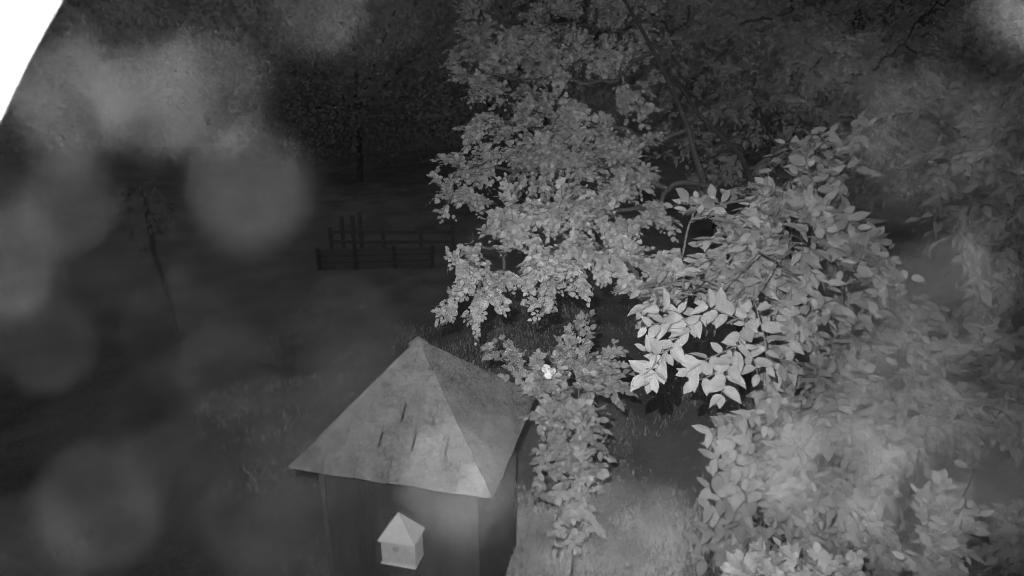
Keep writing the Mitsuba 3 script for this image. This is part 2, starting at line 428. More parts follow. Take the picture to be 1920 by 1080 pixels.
# roof deck: a pyramid with a soffit, thinly proud of it the shingles
deck_c = [corner(k, HALF - 0.02, EAVE - 0.012) for k in range(4)]
low_c = [corner(k, HALF - 0.02, EAVE - 0.04) for k in range(4)]
deck_top = APEX - [0, 0, 0.02]
v = np.array(deck_c + low_c + [deck_top])
f = [(k, (k + 1) % 4, 8) for k in range(4)]
for k in range(4):
    f += [(4 + k, 4 + (k + 1) % 4, (k + 1) % 4), (4 + k, (k + 1) % 4, k)]
f += [(4, 6, 5), (4, 7, 6)]
roof = part(shed, 'roof', trimesh.Trimesh(v, np.array(f), process=False), 'deck_black')
rs = np.random.default_rng(77)
ROWS, TABS = 5, 6
SLOTS = {(2, 3), (2, 2)}
for face in range(4):
    A0, B0 = corner(face, HALF, EAVE), corner(face + 1, HALF, EAVE)
    nrm = unit(np.cross(B0 - A0, APEX - A0))
    if nrm[2] < 0: nrm = -nrm
    E = B0 - A0
    width = np.linalg.norm(E)
    eu = E / width
    foot = (A0 + B0) / 2
    upv = APEX - foot
    upv = upv - eu * (upv @ eu)
    slope = np.linalg.norm(upv)
    uu = upv / slope
    ax = (APEX - A0) @ eu                                   # where the apex stands along the eave
    left = lambda s: ax * s / slope
    right = lambda s: width - (width - ax) * s / slope
    expo = slope / (ROWS + 0.35)
    for r in range(ROWS + 1):
        s0, s1 = r * expo - (0.015 if r == 0 else 0), min((r + 1) * expo + 0.03, slope * 0.995)
        tab = width / TABS
        off = tab * (0.5 if r % 2 else 0.0)
        edges = np.arange(-1, TABS + 2) * tab + off
        for e0, e1 in zip(edges[:-1], edges[1:]):
            g0 = rs.uniform(0.0012, 0.003)
            cut = {(1, 2): 0.021, (1, 3): 0.021, (2, 3): 0.021, (1, 4): 0.009}.get((r, int(math.floor(e0 / tab + 0.01))), 0) if face == 0 else 0
            g1 = 0.0018
            j0, j1 = rs.normal(0, 0.006, 2)
            quad = []
            for (x, s) in ((e0 + g1, s0 + j0), (e1 - g0, s0 + j1), (e1 - g0, s1), (e0 + g1, s1)):
                quad.append((x, s))
            tri = Polygon([(left(s0) - 0.004, s0 - 0.03), (right(s0) + 0.004, s0 - 0.03), (right(s0) + 0.004, s0), (ax + 0.001, slope), (left(s0) - 0.004, s0)])
            pol = Polygon(quad).intersection(tri)
            if pol.is_empty or pol.area < 0.0015 or pol.geom_type != 'Polygon': continue
            if cut:
                pol = pol.difference(shapely_box(e0 - 0.01, s0 - 0.05, e0 + cut, s0 + rs.uniform(0.66, 0.82) * expo))
                if pol.geom_type != 'Polygon': pol = max(pol.geoms, key=lambda g: g.area)
            pol = pol.simplify(0.0008)
            m = trimesh.creation.extrude_polygon(pol, 0.005, engine='earcut')
            P = m.vertices
            lift = np.where(P[:, 2] > 0.003, 0.005, 0.0) + 0.008 * (1 - np.clip((P[:, 1] - s0) / (s1 - s0), 0, 1)) + rs.uniform(0, 0.0025)
            W = A0 + P[:, :1] * eu + P[:, 1:2] * uu + lift[:, None] * nrm
            m = trimesh.Trimesh(W, m.faces, process=False)
            pale = face == 0 and r == 0 and e1 > width - 0.1
            part(roof, 'shingle', m, 'shingle_pale' if pale else f'shingle_tone_{rs.integers(3)}')
cap = trimesh.creation.cone(radius=0.10, height=0.075, sections=8)
cap.apply_translation(APEX - [0, 0, 0.035])
part(roof, 'apex_cap', cap, 'shingle_tone_1')

# ------------------------------------------------------------------ the small white bird house on the shed wall
WA, WB = corner(0, WALL, 0), corner(1, WALL, 0)
we = unit(WB - WA)                                   # along the wall, towards the right
wn = unit(np.cross(we, [0, 0, 1]))
if wn @ (np.array([0, 0, 0]) - [SC[0], SC[1], 0]) < 0: wn = -wn


def on_wall(px, py, off):
    d = at(px, py, 1.0) - CAM
    t = ((WA + wn * off - CAM) @ wn) / (d @ wn)
    return CAM + d * t


bh = thing('bird_house', 'small white painted bird house with pyramid roof on the shed wall', 'bird house')
O = on_wall(747, 1035, 0.22)                         # middle of the body front
BW, BD, BHH = 0.33, 0.20, 0.25


def wl(x, y, z):
    """Bird-house frame: x along the wall, y out of it from its face, z up from the body's middle."""
    q = O - wn * ((O - WA) @ wn)
    return q + we * x + wn * y + np.array([0, 0, z])


def wbox(cx, cy, cz, sx, sy, sz, c=0.004):
    m = rbox(sx, sy, sz, c)
    M = np.eye(4)
    M[:3, 0], M[:3, 1], M[:3, 2], M[:3, 3] = we, wn, [0, 0, 1], wl(cx, cy, cz)
    if np.linalg.det(M[:3, :3]) < 0: M[:3, 0] *= -1
    return m.apply_transform(M)


part(bh, 'body', wbox(0, 0.03 + BD / 2, 0, BW, BD, BHH, 0.006), 'white_paint_worn')
part(bh, 'floor_board', wbox(0, 0.04 + BD / 2, -BHH / 2 - 0.012, BW + 0.01, BD + 0.012, 0.02), 'white_paint_worn')
zt = BHH / 2
ov = 0.012
base = [wl(sx * (BW / 2 + ov), y, zt) for sx, y in ((-1, 0.0), (1, 0.0), (1, 0.03 + BD + 0.03), (-1, 0.03 + BD + 0.03))]
low = [q - [0, 0, 0.012] for q in base]
peak = wl(-0.018, 0.03 + BD / 2, zt + 0.235)
V = np.array(base + low + [peak])
Fm = [(k, (k + 1) % 4, 8) for k in range(4)] + [(4 + k, 4 + (k + 1) % 4, (k + 1) % 4) for k in range(4)] + [(4 + k, (k + 1) % 4, k) for k in range(4)] + [(4, 5, 6), (4, 6, 7)]
m = trimesh.Trimesh(V, np.array(Fm), process=False)
trimesh.repair.fix_normals(m)
br = part(bh, 'roof', m, 'white_paint')
grey_disc = trimesh.creation.cylinder(radius=0.032, height=0.008, sections=20)
M = np.eye(4)
M[:3, 0], M[:3, 1], M[:3, 2], M[:3, 3] = we, np.cross(wn, we), wn, wl(-0.02, 0.031 + BD, 0.035)
part(bh, 'grey_spot', grey_disc.apply_transform(M), 'spot_grey')  # flat grey disc on the body front, no opening cut
part(bh, 'bracket', wbox(0, 0.016, -0.03, 0.09, 0.028, BHH + 0.16), 'wall_wood')

# ------------------------------------------------------------------ trees and shrubs
# 1. the tree in the middle
TREE = [(900, 60, 75), (980, 60, 80), (1080, 50, 80), (1170, 60, 70), (880, 150, 50), (960, 150, 80), (1060, 150, 85), (1160, 150, 75), (890, 230, 48), (970, 240, 80), (1070, 240, 85), (1165, 240, 62),
        (850, 310, 32), (910, 310, 60), (990, 320, 80), (1090, 320, 80), (1175, 315, 52), (836, 365, 27), (885, 385, 42), (960, 400, 66), (1060, 410, 80), (1150, 400, 64), (1225, 420, 48), (815, 340, 10), (828, 400, 12),
        (945, 465, 50), (1030, 480, 70), (1090, 480, 60), (1165, 490, 55), (1235, 500, 45), (878, 470, 26), (850, 492, 26), (905, 510, 42), (848, 568, 30), (895, 560, 38), (882, 600, 16), (945, 535, 36), (1012, 570, 20), (1020, 588, 9),
        (1090, 535, 26), (1168, 545, 32), (1040, 535, 30), (1215, 560, 38), (1210, 340, 34), (1205, 260, 34), (1215, 150, 30), (1240, 380, 24), (1180, 440, 40), (900, -40, 80), (1000, -50, 90), (1120, -50, 90), (1190, -30, 60), (960, -140, 90), (1080, -150, 100)]
rt = np.random.default_rng(5)
TREE = [(x, y, r, 6.3 + max(0, 500 - y) * 0.0055 - 0.35 * math.exp(-((x - 1060) / 130) ** 2 - ((y - 470) / 120) ** 2) + rt.uniform(-0.35, 0.35)) for x, y, r in TREE]
tree = thing('small_leaved_tree', 'dense small-leaved tree lit grey in the middle of the picture', 'tree')
B, D, N, S, W = crown(TREE, 0.072, 0.24, 18.5, 9, 101, back=0.9, up=0.2, droop=0.2, face=0.75)
which, tone = np.random.default_rng(1).integers(0, 3, len(B)), tones_for(len(B), 2, (0.3, 0.45, 0.25))
put_leaves(tree, SMALL, which, tone, LEAF[2:5], leaf_matrices(B, D, N, S), S)
foot = at(1420, 905, 7.4)
foot[2] = float(ground_z(foot[0], foot[1])) - 0.1
fork, high = at(1385, 560, 7.4), at(1290, 240, 7.6)
part(tree, 'trunk', tube(np.vstack([curve(foot, fork, [0.1, 0, 0], 8, 0.02, rt), curve(fork, high, [-0.1, 0, 0.3], 8, 0.02, rt)[1:], curve(high, at(1150, -40, 7.6), [0, 0, 0.1], 6, 0.02, rt)[1:]]),
     np.interp(np.linspace(0, 1, 20), [0, 0.5, 1], [0.11, 0.045, 0.018]), 10), 'dark_bark', smooth=True)
skeleton(tree, [at(1385, 560, 7.4), at(1370, 470, 7.45), at(1340, 350, 7.5), at(1290, 240, 7.6), at(1220, 100, 7.6)], [at(x, y, d + 0.1) for x, y, r, d in TREE], 0.03, 0.005, 'bark', 15)
part(tree, 'twig', twig_mesh(W, 0.004, 0.0015, 3, 0.5, 3), 'twig_bark', kind='stuff')

# 2. the large-leaved tree at the right of it, with one bright spray in front
BROAD = [(1300, 390, 26, 3.3), (1350, 400, 42, 3.3), (1420, 370, 56, 3.4), (1500, 350, 56, 3.4), (1560, 320, 46, 3.5), (1520, 270, 36, 3.6), (1600, 250, 26, 3.6), (1380, 450, 55, 3.3), (1450, 440, 66, 3.2),
         (1530, 420, 66, 3.3), (1600, 440, 52, 3.4), (1640, 490, 42, 3.3), (1660, 520, 32, 3.2), (1340, 500, 50, 3.2), (1420, 520, 66, 3.2), (1500, 510, 60, 3.3), (1270, 510, 40, 3.4), (1250, 545, 38, 3.4),
         (1295, 550, 36, 3.2), (1380, 560, 46, 3.1), (1460, 590, 56, 3.2), (1540, 585, 46, 3.3), (1610, 570, 40, 3.4), (1500, 650, 50, 3.3), (1430, 650, 40, 3.2), (1440, 700, 36, 3.2)]
BROAD = [(x, y, r, d * 1.27) for x, y, r, d in BROAD]
broad = thing('large_leaved_tree', 'large-leaved tree with a bright leafy spray hanging at its lower left', 'tree')
B1, D1, N1, S1, W1 = crown(BROAD, 0.114, 0.34, 6.6, 7, 202, back=1.0, up=0.25, droop=0.3, face=0.75)
rb = np.random.default_rng(44)
SPRAYS = [[(1420, 470, 2.75), (1330, 555, 2.6), (1285, 610, 2.5), (1235, 665, 2.45), (1195, 738, 2.4)],
          [(1290, 600, 2.5), (1230, 610, 2.45), (1190, 622, 2.4)],
          [(1450, 480, 2.75), (1400, 570, 2.6), (1372, 640, 2.5), (1350, 700, 2.4), (1335, 760, 2.35)],
          [(1385, 610, 2.5), (1335, 590, 2.45), (1310, 578, 2.4)],
          [(1368, 655, 2.5), (1310, 680, 2.45), (1270, 708, 2.4)],
          [(1245, 660, 2.45), (1215, 672, 2.42), (1192, 660, 2.4)],
          [(1400, 570, 2.6), (1420, 640, 2.55), (1425, 700, 2.5)],
          [(1372, 640, 2.5), (1400, 680, 2.5), (1408, 715, 2.5)],
          [(1235, 665, 2.45), (1205, 700, 2.42), (1188, 712, 2.4)],
          [(1290, 640, 2.5), (1260, 590, 2.45), (1215, 585, 2.42)],
          [(1350, 690, 2.45), (1310, 715, 2.42), (1280, 722, 2.4)]]
B, D, N, S = list(B1), list(D1), list(N1), list(S1)
spray_twigs = []
for si, sp in enumerate(SPRAYS):
    P = np.array([at(q[0] + 14, q[1] - 6, q[2] * 1.32) for q in sp])
    t = np.linspace(0, 1, 26)
    line = np.stack([np.interp(t, np.linspace(0, 1, len(P)), P[:, k]) for k in range(3)], 1)
    for k in range(3):
        line[:, k] = np.convolve(np.pad(line[:, k], 3, mode='edge'), np.ones(7) / 7, 'valid')
    spray_twigs.append(tube(line, np.linspace(0.0045, 0.0018, len(line)), 5))
    length = np.linalg.norm(P[-1] - P[0])
    m = max(5, int(length / 0.043))
    for k in range(m):
        tt = 0.34 + 0.66 * (k + 0.5) / m if len(sp) > 3 else 0.1 + 0.9 * (k + 0.5) / m
        i = min(int(tt * 25), 24)
        b, o = line[i], unit(line[min(i + 1, 25)] - line[max(i - 1, 0)])
        side = unit(np.cross(o, CAM - b))
        s = 1 if k % 2 else -1
        w = 0.2 if k == m - 1 else rb.uniform(0.6, 1.1)
        B.append(b)
        D.append(unit(o * (1.0 - 0.5 * w) + side * s * w * 1.15 + rb.normal(0, 0.3, 3) - [0, 0, 0.1]))
        N.append(0.5 * np.array([0, 0, 1]) + 0.8 * unit(CAM - b) + rb.normal(0, 0.4, 3))
        S.append(0.108 * rb.uniform(0.65, 1.2))
B, D, N, S = map(np.array, (B, D, N, S))
which, tone = np.random.default_rng(3).integers(0, 6, len(B)), tones_for(len(B), 4, (0.25, 0.5, 0.25))
tone[len(B1):] = tones_for(len(B) - len(B1), 5, (0.35, 0.0, 0.65))
put_leaves(broad, OVAL, which, tone, [LEAF[0], LEAF[1], 'leaf_tone_spray'], leaf_matrices(B, D, N, S), S)
bfoot = at(1640, 1100, 5.0)
bfoot[2] = float(ground_z(bfoot[0], bfoot[1])) - 0.1
bfork = at(1580, 640, 4.7)
part(broad, 'trunk', tube(np.vstack([curve(bfoot, bfork, [0.1, 0.1, 0], 8, 0.015, rb), curve(bfork, at(1520, 330, 4.6), [0.1, 0, 0], 7, 0.015, rb)[1:]]), np.linspace(0.075, 0.015, 14), 9), 'bark', smooth=True)
skeleton(broad, [bfork, at(1540, 480, 4.6), at(1520, 330, 4.6)], [at(c[0], c[1], c[3] + 0.05) for c in BROAD[::2]], 0.016, 0.004, 'twig_bark', 16)
part(broad, 'branch', tube(curve(bfork, at(1420, 470, 3.63), [0.05, 0, 0.15], 8), np.linspace(0.014, 0.005, 8), 5), 'twig_bark', smooth=True)
for m in spray_twigs:
    part(broad, 'twig', m, 'twig_bark', smooth=True)
part(broad, 'fine_twig', twig_mesh(W1, 0.003, 0.0015, 3, 0.8, 4), 'twig_bark', kind='stuff')

# 3. the big shrub at the lower right
SHRUB = [(1385, 800, 36), (1440, 760, 52), (1520, 720, 64), (1405, 870, 44), (1480, 850, 66), (1570, 800, 78), (1390, 940, 42), (1460, 940, 66), (1560, 930, 80), (1640, 850, 76), (1650, 720, 78), (1740, 680, 78),
         (1740, 800, 84), (1840, 740, 84), (1362, 1005, 30), (1405, 1015, 36), (1500, 1030, 60), (1600, 1030, 76), (1910, 700, 76), (1915, 990, 46), (1600, 640, 56), (1700, 620, 56), (1560, 670, 46),
         (1850, 640, 50), (1685, 565, 46), (1765, 605, 46), (1665, 930, 36), (1480, 1100, 70), (1610, 1120, 70), (1960, 800, 90), (1950, 1000, 90)]
rr = np.random.default_rng(8)
SHRUB = [(x, y, r, 3.95 + (x - 1400) * 0.0004 + (900 - y) * 0.0009 + rr.uniform(-0.15, 0.15)) for x, y, r in SHRUB]
shrub = thing('leafy_shrub', 'big rounded shrub of oval leaves filling the lower right corner', 'shrub')
B, D, N, S, W = crown(SHRUB, 0.094, 0.28, 6.6, 10, 303, back=0.9, up=0.1, droop=0.35, spread=1.15, opposite=True, face=0.8)
E_B, E_D, E_N, E_S, E_W = [], [], [], [], []
for (x, y, l) in ((1332, 800, 100), (1340, 850, 90), (1330, 905, 110), (1345, 950, 90), (1328, 985, 95), (1310, 1005, 120), (1322, 1040, 110), (1355, 1020, 90), (1345, 880, 90), (1330, 938, 80), (1345, 828, 80)):
    d0 = 3.8 + rr.uniform(-0.1, 0.1)
    tip, root = at(x, y + 10, d0), at(x + l, y - 18 + rr.uniform(-8, 8), d0 + 0.12)
    line = curve(root, tip, [0, 0, 0.04], 9)
    E_W.append(tube(line, np.linspace(0.003, 0.0012, 9), 4))
    o = unit(tip - root)
    side = unit(np.cross(o, CAM - tip))
    for k in range(10):
        tt = 0.15 + 0.85 * (k // 2 + 1) / 5
        b = line[min(int(tt * 8), 8)]
        s = 1 if k % 2 else -1
        E_B.append(b)
        E_D.append(unit(o * 0.75 + side * s * 0.85 + rr.normal(0, 0.15, 3) - [0, 0, 0.2]))
        E_N.append(0.5 * np.array([0, 0, 1]) + 0.8 * unit(CAM - b) + rr.normal(0, 0.3, 3))
        E_S.append(0.105 * rr.uniform(0.8, 1.1))
B, D, N, S = np.vstack([B, E_B]), np.vstack([D, E_D]), np.vstack([N, E_N]), np.concatenate([S, E_S])
which, tone = np.random.default_rng(5).integers(0, 6, len(B)), tones_for(len(B), 6, (0.3, 0.5, 0.2))
put_leaves(shrub, OVAL, which, tone, [LEAF[6], LEAF[7], LEAF[0]], leaf_matrices(B, D, N, S), S)
sf = at(1640, 1150, 4.1)
sf[2] = float(ground_z(sf[0], sf[1]))
for i in range(0, len(SHRUB), 2):
    x, y, r, d = SHRUB[i]
    part(shrub, 'stem', tube(curve(sf + rr.normal(0, 0.12, 3) * [1, 1, 0], at(x, y, d + 0.1), [rr.uniform(-0.2, 0.2), 0.1, 0.1], 9, 0.015, rr), np.linspace(0.013, 0.004, 9), 5), 'dark_bark', smooth=True)
part(shrub, 'twig', join([twig_mesh(W, 0.003, 0.0015, 3, 0.7, 5)] + E_W), 'twig_bark', kind='stuff')

# 4. low bright bush at the bottom edge
LOW = [(x, y, r, d * 1.3) for x, y, r, d in [(1395, 1070, 24, 2.3), (1440, 1062, 26, 2.3), (1490, 1066, 28, 2.3), (1545, 1070, 28, 2.35), (1600, 1078, 24, 2.4), (1420, 1110, 40, 2.4), (1500, 1120, 50, 2.45), (1580, 1120, 46, 2.45)]]
low_bush = thing('low_bush', 'low bush with bright crowded leaves at the bottom edge under the big shrub', 'bush')
B, D, N, S, W = crown(LOW, 0.062, 0.14, 13, 9, 404, back=1.0, sub=False, up=0.5, droop=0.1, face=0.8)
which, tone = np.random.default_rng(7).integers(0, 6, len(B)), tones_for(len(B), 8, (0.2, 0.4, 0.4))
put_leaves(low_bush, ROUND, which, tone, LEAF[0:3], leaf_matrices(B, D, N, S), S)
lf = at(1500, 1250, 3.25)
lf[2] = float(ground_z(lf[0], lf[1]))
for c in LOW:
    part(low_bush, 'stem', tube(curve(lf + rr.normal(0, 0.08, 3) * [1, 1, 0], at(c[0], c[1] + 10, c[3]), [rr.uniform(-0.1, 0.1), 0, 0.1], 9, 0.01, rr), np.linspace(0.016, 0.003, 9), 5), 'bark', smooth=True)

# 5. small upright plant in front of the shrub at the right
UP = [(x, y, r, 3.3) for x, y, r, d in [(1745, 950, 24, 2.5), (1780, 960, 28, 2.5), (1750, 1000, 34, 2.5), (1795, 1005, 24, 2.5), (1740, 1050, 28, 2.5), (1785, 1050, 28, 2.5), (1765, 925, 18, 2.5), (1760, 1100, 40, 2.5)]]
plant = thing('upright_plant', 'small upright plant with narrow leaves near the right end of the bottom edge', 'plant')
B, D, N, S, W = crown(UP, 0.082, 0.19, 9.5, 9, 505, back=0.9, up=0.9, droop=0.05, face=0.7)
which, tone = np.random.default_rng(9).integers(0, 3, len(B)), tones_for(len(B), 10, (0.5, 0.4, 0.1))
put_leaves(plant, OVAL, which, tone, [LEAF[0], LEAF[1], LEAF[2]], leaf_matrices(B, D, N, S), S)
uf = at(1765, 1300, 3.3)
uf[2] = float(ground_z(uf[0], uf[1]))
for c in UP:
    part(plant, 'stem', tube(curve(uf + rr.normal(0, 0.05, 3) * [1, 1, 0], at(c[0], c[1] - 6, c[3]), [rr.uniform(-0.05, 0.05), 0, 0.1], 9, 0.01, rr), np.linspace(0.011, 0.003, 9), 5), 'bark', smooth=True)

# 6. the sapling behind the right corner of the shed roof
SAP = [(915, 645, 12, 6.6), (935, 660, 22, 6.6), (965, 660, 24, 6.6), (960, 690, 28, 6.7), (1000, 690, 26, 6.7), (1030, 715, 26, 6.6), (1010, 735, 30, 6.6), (1050, 740, 34, 6.5), (1085, 640, 24, 6.4), (1060, 650, 16, 6.4), (1080, 680, 38, 6.4),
       (1115, 670, 32, 6.5), (1100, 720, 42, 6.4), (1145, 660, 22, 6.6), (1155, 700, 28, 6.6), (1170, 720, 14, 6.6), (1150, 735, 22, 6.6), (1040, 790, 34, 6.4), (1010, 790, 18, 6.3), (1085, 780, 38, 6.3), (1120, 800, 26, 6.4), (1040, 840, 36, 6.3), (1085, 840, 38, 6.3),
       (1125, 840, 18, 6.4), (1065, 890, 36, 6.3), (1105, 880, 28, 6.3), (1070, 940, 28, 6.3), (1040, 890, 20, 6.3), (1095, 925, 20, 6.3), (1090, 600, 9, 6.4), (1030, 930, 18, 6.2), (1010, 900, 14, 6.25), (1050, 965, 24, 6.15), (1088, 955, 22, 6.2), (1035, 995, 15, 6.05), (1080, 1005, 17, 6.0), (1110, 985, 12, 6.1)]
sap = thing('young_tree', 'young tree with two leafy lobes beside the right corner of the shed', 'tree')
B, D, N, S, W = crown(SAP, 0.092, 0.22, 12.5, 8, 606, back=1.0, sub=False, up=0.4, droop=0.15, face=0.8)
which, tone = np.random.default_rng(11).integers(0, 6, len(B)), tones_for(len(B), 12, (0.35, 0.5, 0.15))
put_leaves(sap, ROUND, which, tone, LEAF[1:4], leaf_matrices(B, D, N, S), S)
pf = at(1075, 1000, 6.35)
pf[2] = float(ground_z(pf[0], pf[1])) - 0.05
stem = curve(pf, at(1085, 720, 6.5), [0.05, 0.05, 0], 8, 0.01, rr)
part(sap, 'trunk', tube(stem, np.linspace(0.013, 0.010, 8), 7), 'bark', smooth=True)
skeleton(sap, list(stem[2:]), [at(c[0], c[1], c[3] + 0.05) for c in SAP], 0.012, 0.004, 'twig_bark', 19)
part(sap, 'twig', twig_mesh(W, 0.003, 0.0015, 3, 0.6, 6), 'twig_bark', kind='stuff')
bl = [trimesh.creation.icosphere(subdivisions=2, radius=1.0) for _ in range(14)]
pc = at(1029, 697, 6.12)
for m in bl:
    m.vertices *= [0.045, 0.045, 0.014]
    m.apply_transform(trimesh.transformations.random_rotation_matrix(rr.random(3)))
    m.apply_translation(pc + unit(rr.normal(0, 1, 3)) * 0.04)
part(sap, 'blossom', join(bl), 'hood_white', label='single bright rounded blossom', smooth=True)

# 7. the dim tree at the upper right
DIM = [(1290, 40, 70), (1400, 40, 80), (1500, 40, 80), (1610, 50, 80), (1330, 120, 50), (1420, 140, 70), (1520, 130, 80), (1620, 140, 80), (1720, 100, 80), (1440, 220, 60), (1540, 220, 60), (1640, 230, 70), (1730, 220, 70),
       (1270, 200, 42), (1300, 270, 40), (1255, 290, 26), (1340, 210, 46), (1240, 40, 40), (1290, 160, 36), (1320, 300, 36), (1250, 230, 30), (1390, 290, 50), (1460, 300, 50), (1260, 100, 40), (1400, 190, 40), (1330, -40, 90), (1480, -50, 100), (1640, -40, 100), (1780, 0, 90), (1290, 330, 30), (1360, 340, 35)]
DIM = [(x, y, r, 10.2 + rr.uniform(-0.6, 0.6)) for x, y, r in DIM]
dim = thing('dim_tree', 'dim tree with thin dark branches at the upper right behind the bright leaves', 'tree')
B, D, N, S, W = crown(DIM, 0.12, 0.42, 9.0, 8, 707, back=1.2, up=0.2, droop=0.2, face=0.7)
which, tone = np.random.default_rng(13).integers(0, 6, len(B)), tones_for(len(B), 14, (0.5, 0.5))
put_leaves(dim, OVAL, which, tone, LEAF[1:3], leaf_matrices(B, D, N, S), S)
df = at(1560, 860, 9.4)
df[2] = float(ground_z(df[0], df[1])) - 0.1
dk, dt = at(1480, 420, 9.2), at(1250, 140, 8.9)
part(dim, 'trunk', tube(np.vstack([curve(df, dk, [0.2, 0, 0], 8, 0.03, rr), curve(dk, dt, [0, 0, 0.15], 8, 0.03, rr)[1:]]), np.linspace(0.09, 0.02, 15), 9), 'dark_bark', smooth=True)
skeleton(dim, [dk, (dk + dt) / 2, dt], [at(c[0], c[1], c[3]) for c in DIM], 0.03, 0.01, 'dark_bark', 17, 0.04)

# 8. the tree at the right edge
EDGE = [(1780, 300, 56), (1860, 270, 60), (1760, 380, 52), (1850, 380, 70), (1910, 470, 66), (1800, 470, 52), (1830, 550, 52), (1905, 570, 60), (1880, 200, 60), (1960, 350, 80), (1960, 220, 80), (1940, 100, 70), (1970, 500, 80)]
EDGE = [(x, y, r, 5.2 + rr.uniform(-0.3, 0.3)) for x, y, r in EDGE]
edge = thing('edge_tree', 'tree with long drooping leaves cut by the right edge of the picture', 'tree')
B, D, N, S, W = crown(EDGE, 0.125, 0.34, 3.2, 8, 808, back=1.0, up=0.1, droop=0.35, face=0.7)
which, tone = np.random.default_rng(15).integers(0, 3, len(B)), tones_for(len(B), 16, (0.4, 0.4, 0.2))
put_leaves(edge, LANCE, which, tone, [LEAF[6], LEAF[7], LEAF[0]], leaf_matrices(B, D, N, S), S)
ef = at(2010, 1100, 5.7)
ef[2] = float(ground_z(ef[0], ef[1])) - 0.1
ek = at(1940, 480, 5.5)
part(edge, 'trunk', tube(np.vstack([curve(ef, ek, [0.1, 0, 0], 8, 0.02, rr), curve(ek, at(1900, 150, 5.4), [0, 0, 0], 7, 0.02, rr)[1:]]), np.linspace(0.09, 0.02, 14), 9), 'bark', smooth=True)
skeleton(edge, [ek, at(1900, 150, 5.4)], [at(c[0], c[1], c[3]) for c in EDGE], 0.02, 0.005, 'twig_bark', 18)

# ------------------------------------------------------------------ grass
rg = np.random.default_rng(91)
n = 60000
x, y = rg.uniform(-5.5, 4.5, n), 3.6 + 11.5 * rg.random(n) ** 1.2
x, y = np.concatenate([x, rg.normal(0.9, 0.75, 26000)]), np.concatenate([y, rg.normal(6.1, 0.6, 26000)])
n = len(x)
keep = meshkit.fbm(np.stack([x * 0.9, y * 0.9, x * 0], -1), 3, 9) + rg.uniform(-0.18, 0.18, n) > 0.50 + 0.08 * np.clip(-x / 2, 0, 1) - 0.2 * np.exp(-((x - 0.7) ** 2 + (y - 6.0) ** 2) / 0.8)
x, y = x[keep], y[keep]
n = len(x)
root = np.stack([x, y, ground_z(x, y) - 0.01], 1)
ang = rg.uniform(0, 2 * np.pi, n)
h = rg.uniform(0.03, 0.11, n) * (0.6 + 0.8 * meshkit.noise(np.stack([x, y, x * 0], -1) * 0.8, 4))
lean = np.stack([np.cos(ang), np.sin(ang), 0 * ang], 1)
sw = np.stack([-np.sin(ang), np.cos(ang), 0 * ang], 1) * rg.uniform(0.003, 0.006, n)[:, None]
mid_ = root + lean * h[:, None] * 0.25 + np.array([0, 0, 1]) * h[:, None] * 0.6
tip = root + lean * h[:, None] * rg.uniform(0.5, 1.1, n)[:, None] + np.array([0, 0, 1]) * h[:, None] * rg.uniform(0.7, 1.0, n)[:, None]
gv = np.stack([root - sw, root + sw, mid_ - sw * 0.8, mid_ + sw * 0.8, tip], 1).reshape(-1, 3)
gf = (np.array([[0, 1, 3], [0, 3, 2], [2, 3, 4]])[None] + (np.arange(n) * 5)[:, None, None]).reshape(-1, 3)
scene['grass'] = mikit.ply((gv, gf), 'grass_tone_1', True)
labels['grass'] = {'label': 'rough grass on the ground around the shed', 'category': 'grass', 'kind': 'stuff'}

# ------------------------------------------------------------------ far end of the garden: fence, low timber bed, dark trees
fence = thing('garden_fence', 'dark post and rail fence far back in the unlit garden', 'fence')
FP = []
for px in (622, 645, 665, 679, 720, 790, 850):
    g = at_ground(px + (0 if px > 700 else 0), 470)
    FP.append(g)
    hgt = {645: 1.15, 665: 1.2, 679: 1.3}.get(px, 0.8)
    m = rbox(0.11, 0.11, hgt + 0.2, 0.01)
    m.apply_translation(g + [0, 0, hgt / 2 - 0.1])
    part(fence, 'post', m, 'old_timber')
for z in (0.32, 0.66):
    for a, b in zip(FP[:-1], FP[1:]):
        part(fence, 'rail', box_between(a + [0, -0.075, z], b + [0, -0.075, z], 0.035, 0.1), 'old_timber')
bed = thing('timber_bed', 'dark boxed timber bed in front of the far fence', 'planter')
g0, g1 = at_ground(600, 505), at_ground(812, 500)
for z in (0.1, 0.31, 0.52):
    part(bed, 'board', box_between(g0 + [0, 0, z], g1 + [0, 0, z], 0.05, 0.2), 'old_timber')
for px in (600, 668, 741, 812):
    t = (px - 600) / 212
    m = rbox(0.1, 0.08, 0.75, 0.01)
    m.apply_translation(g0 + (g1 - g0) * t + [0, -0.07, 0.32])
    part(bed, 'stake', m, 'dark_bark')

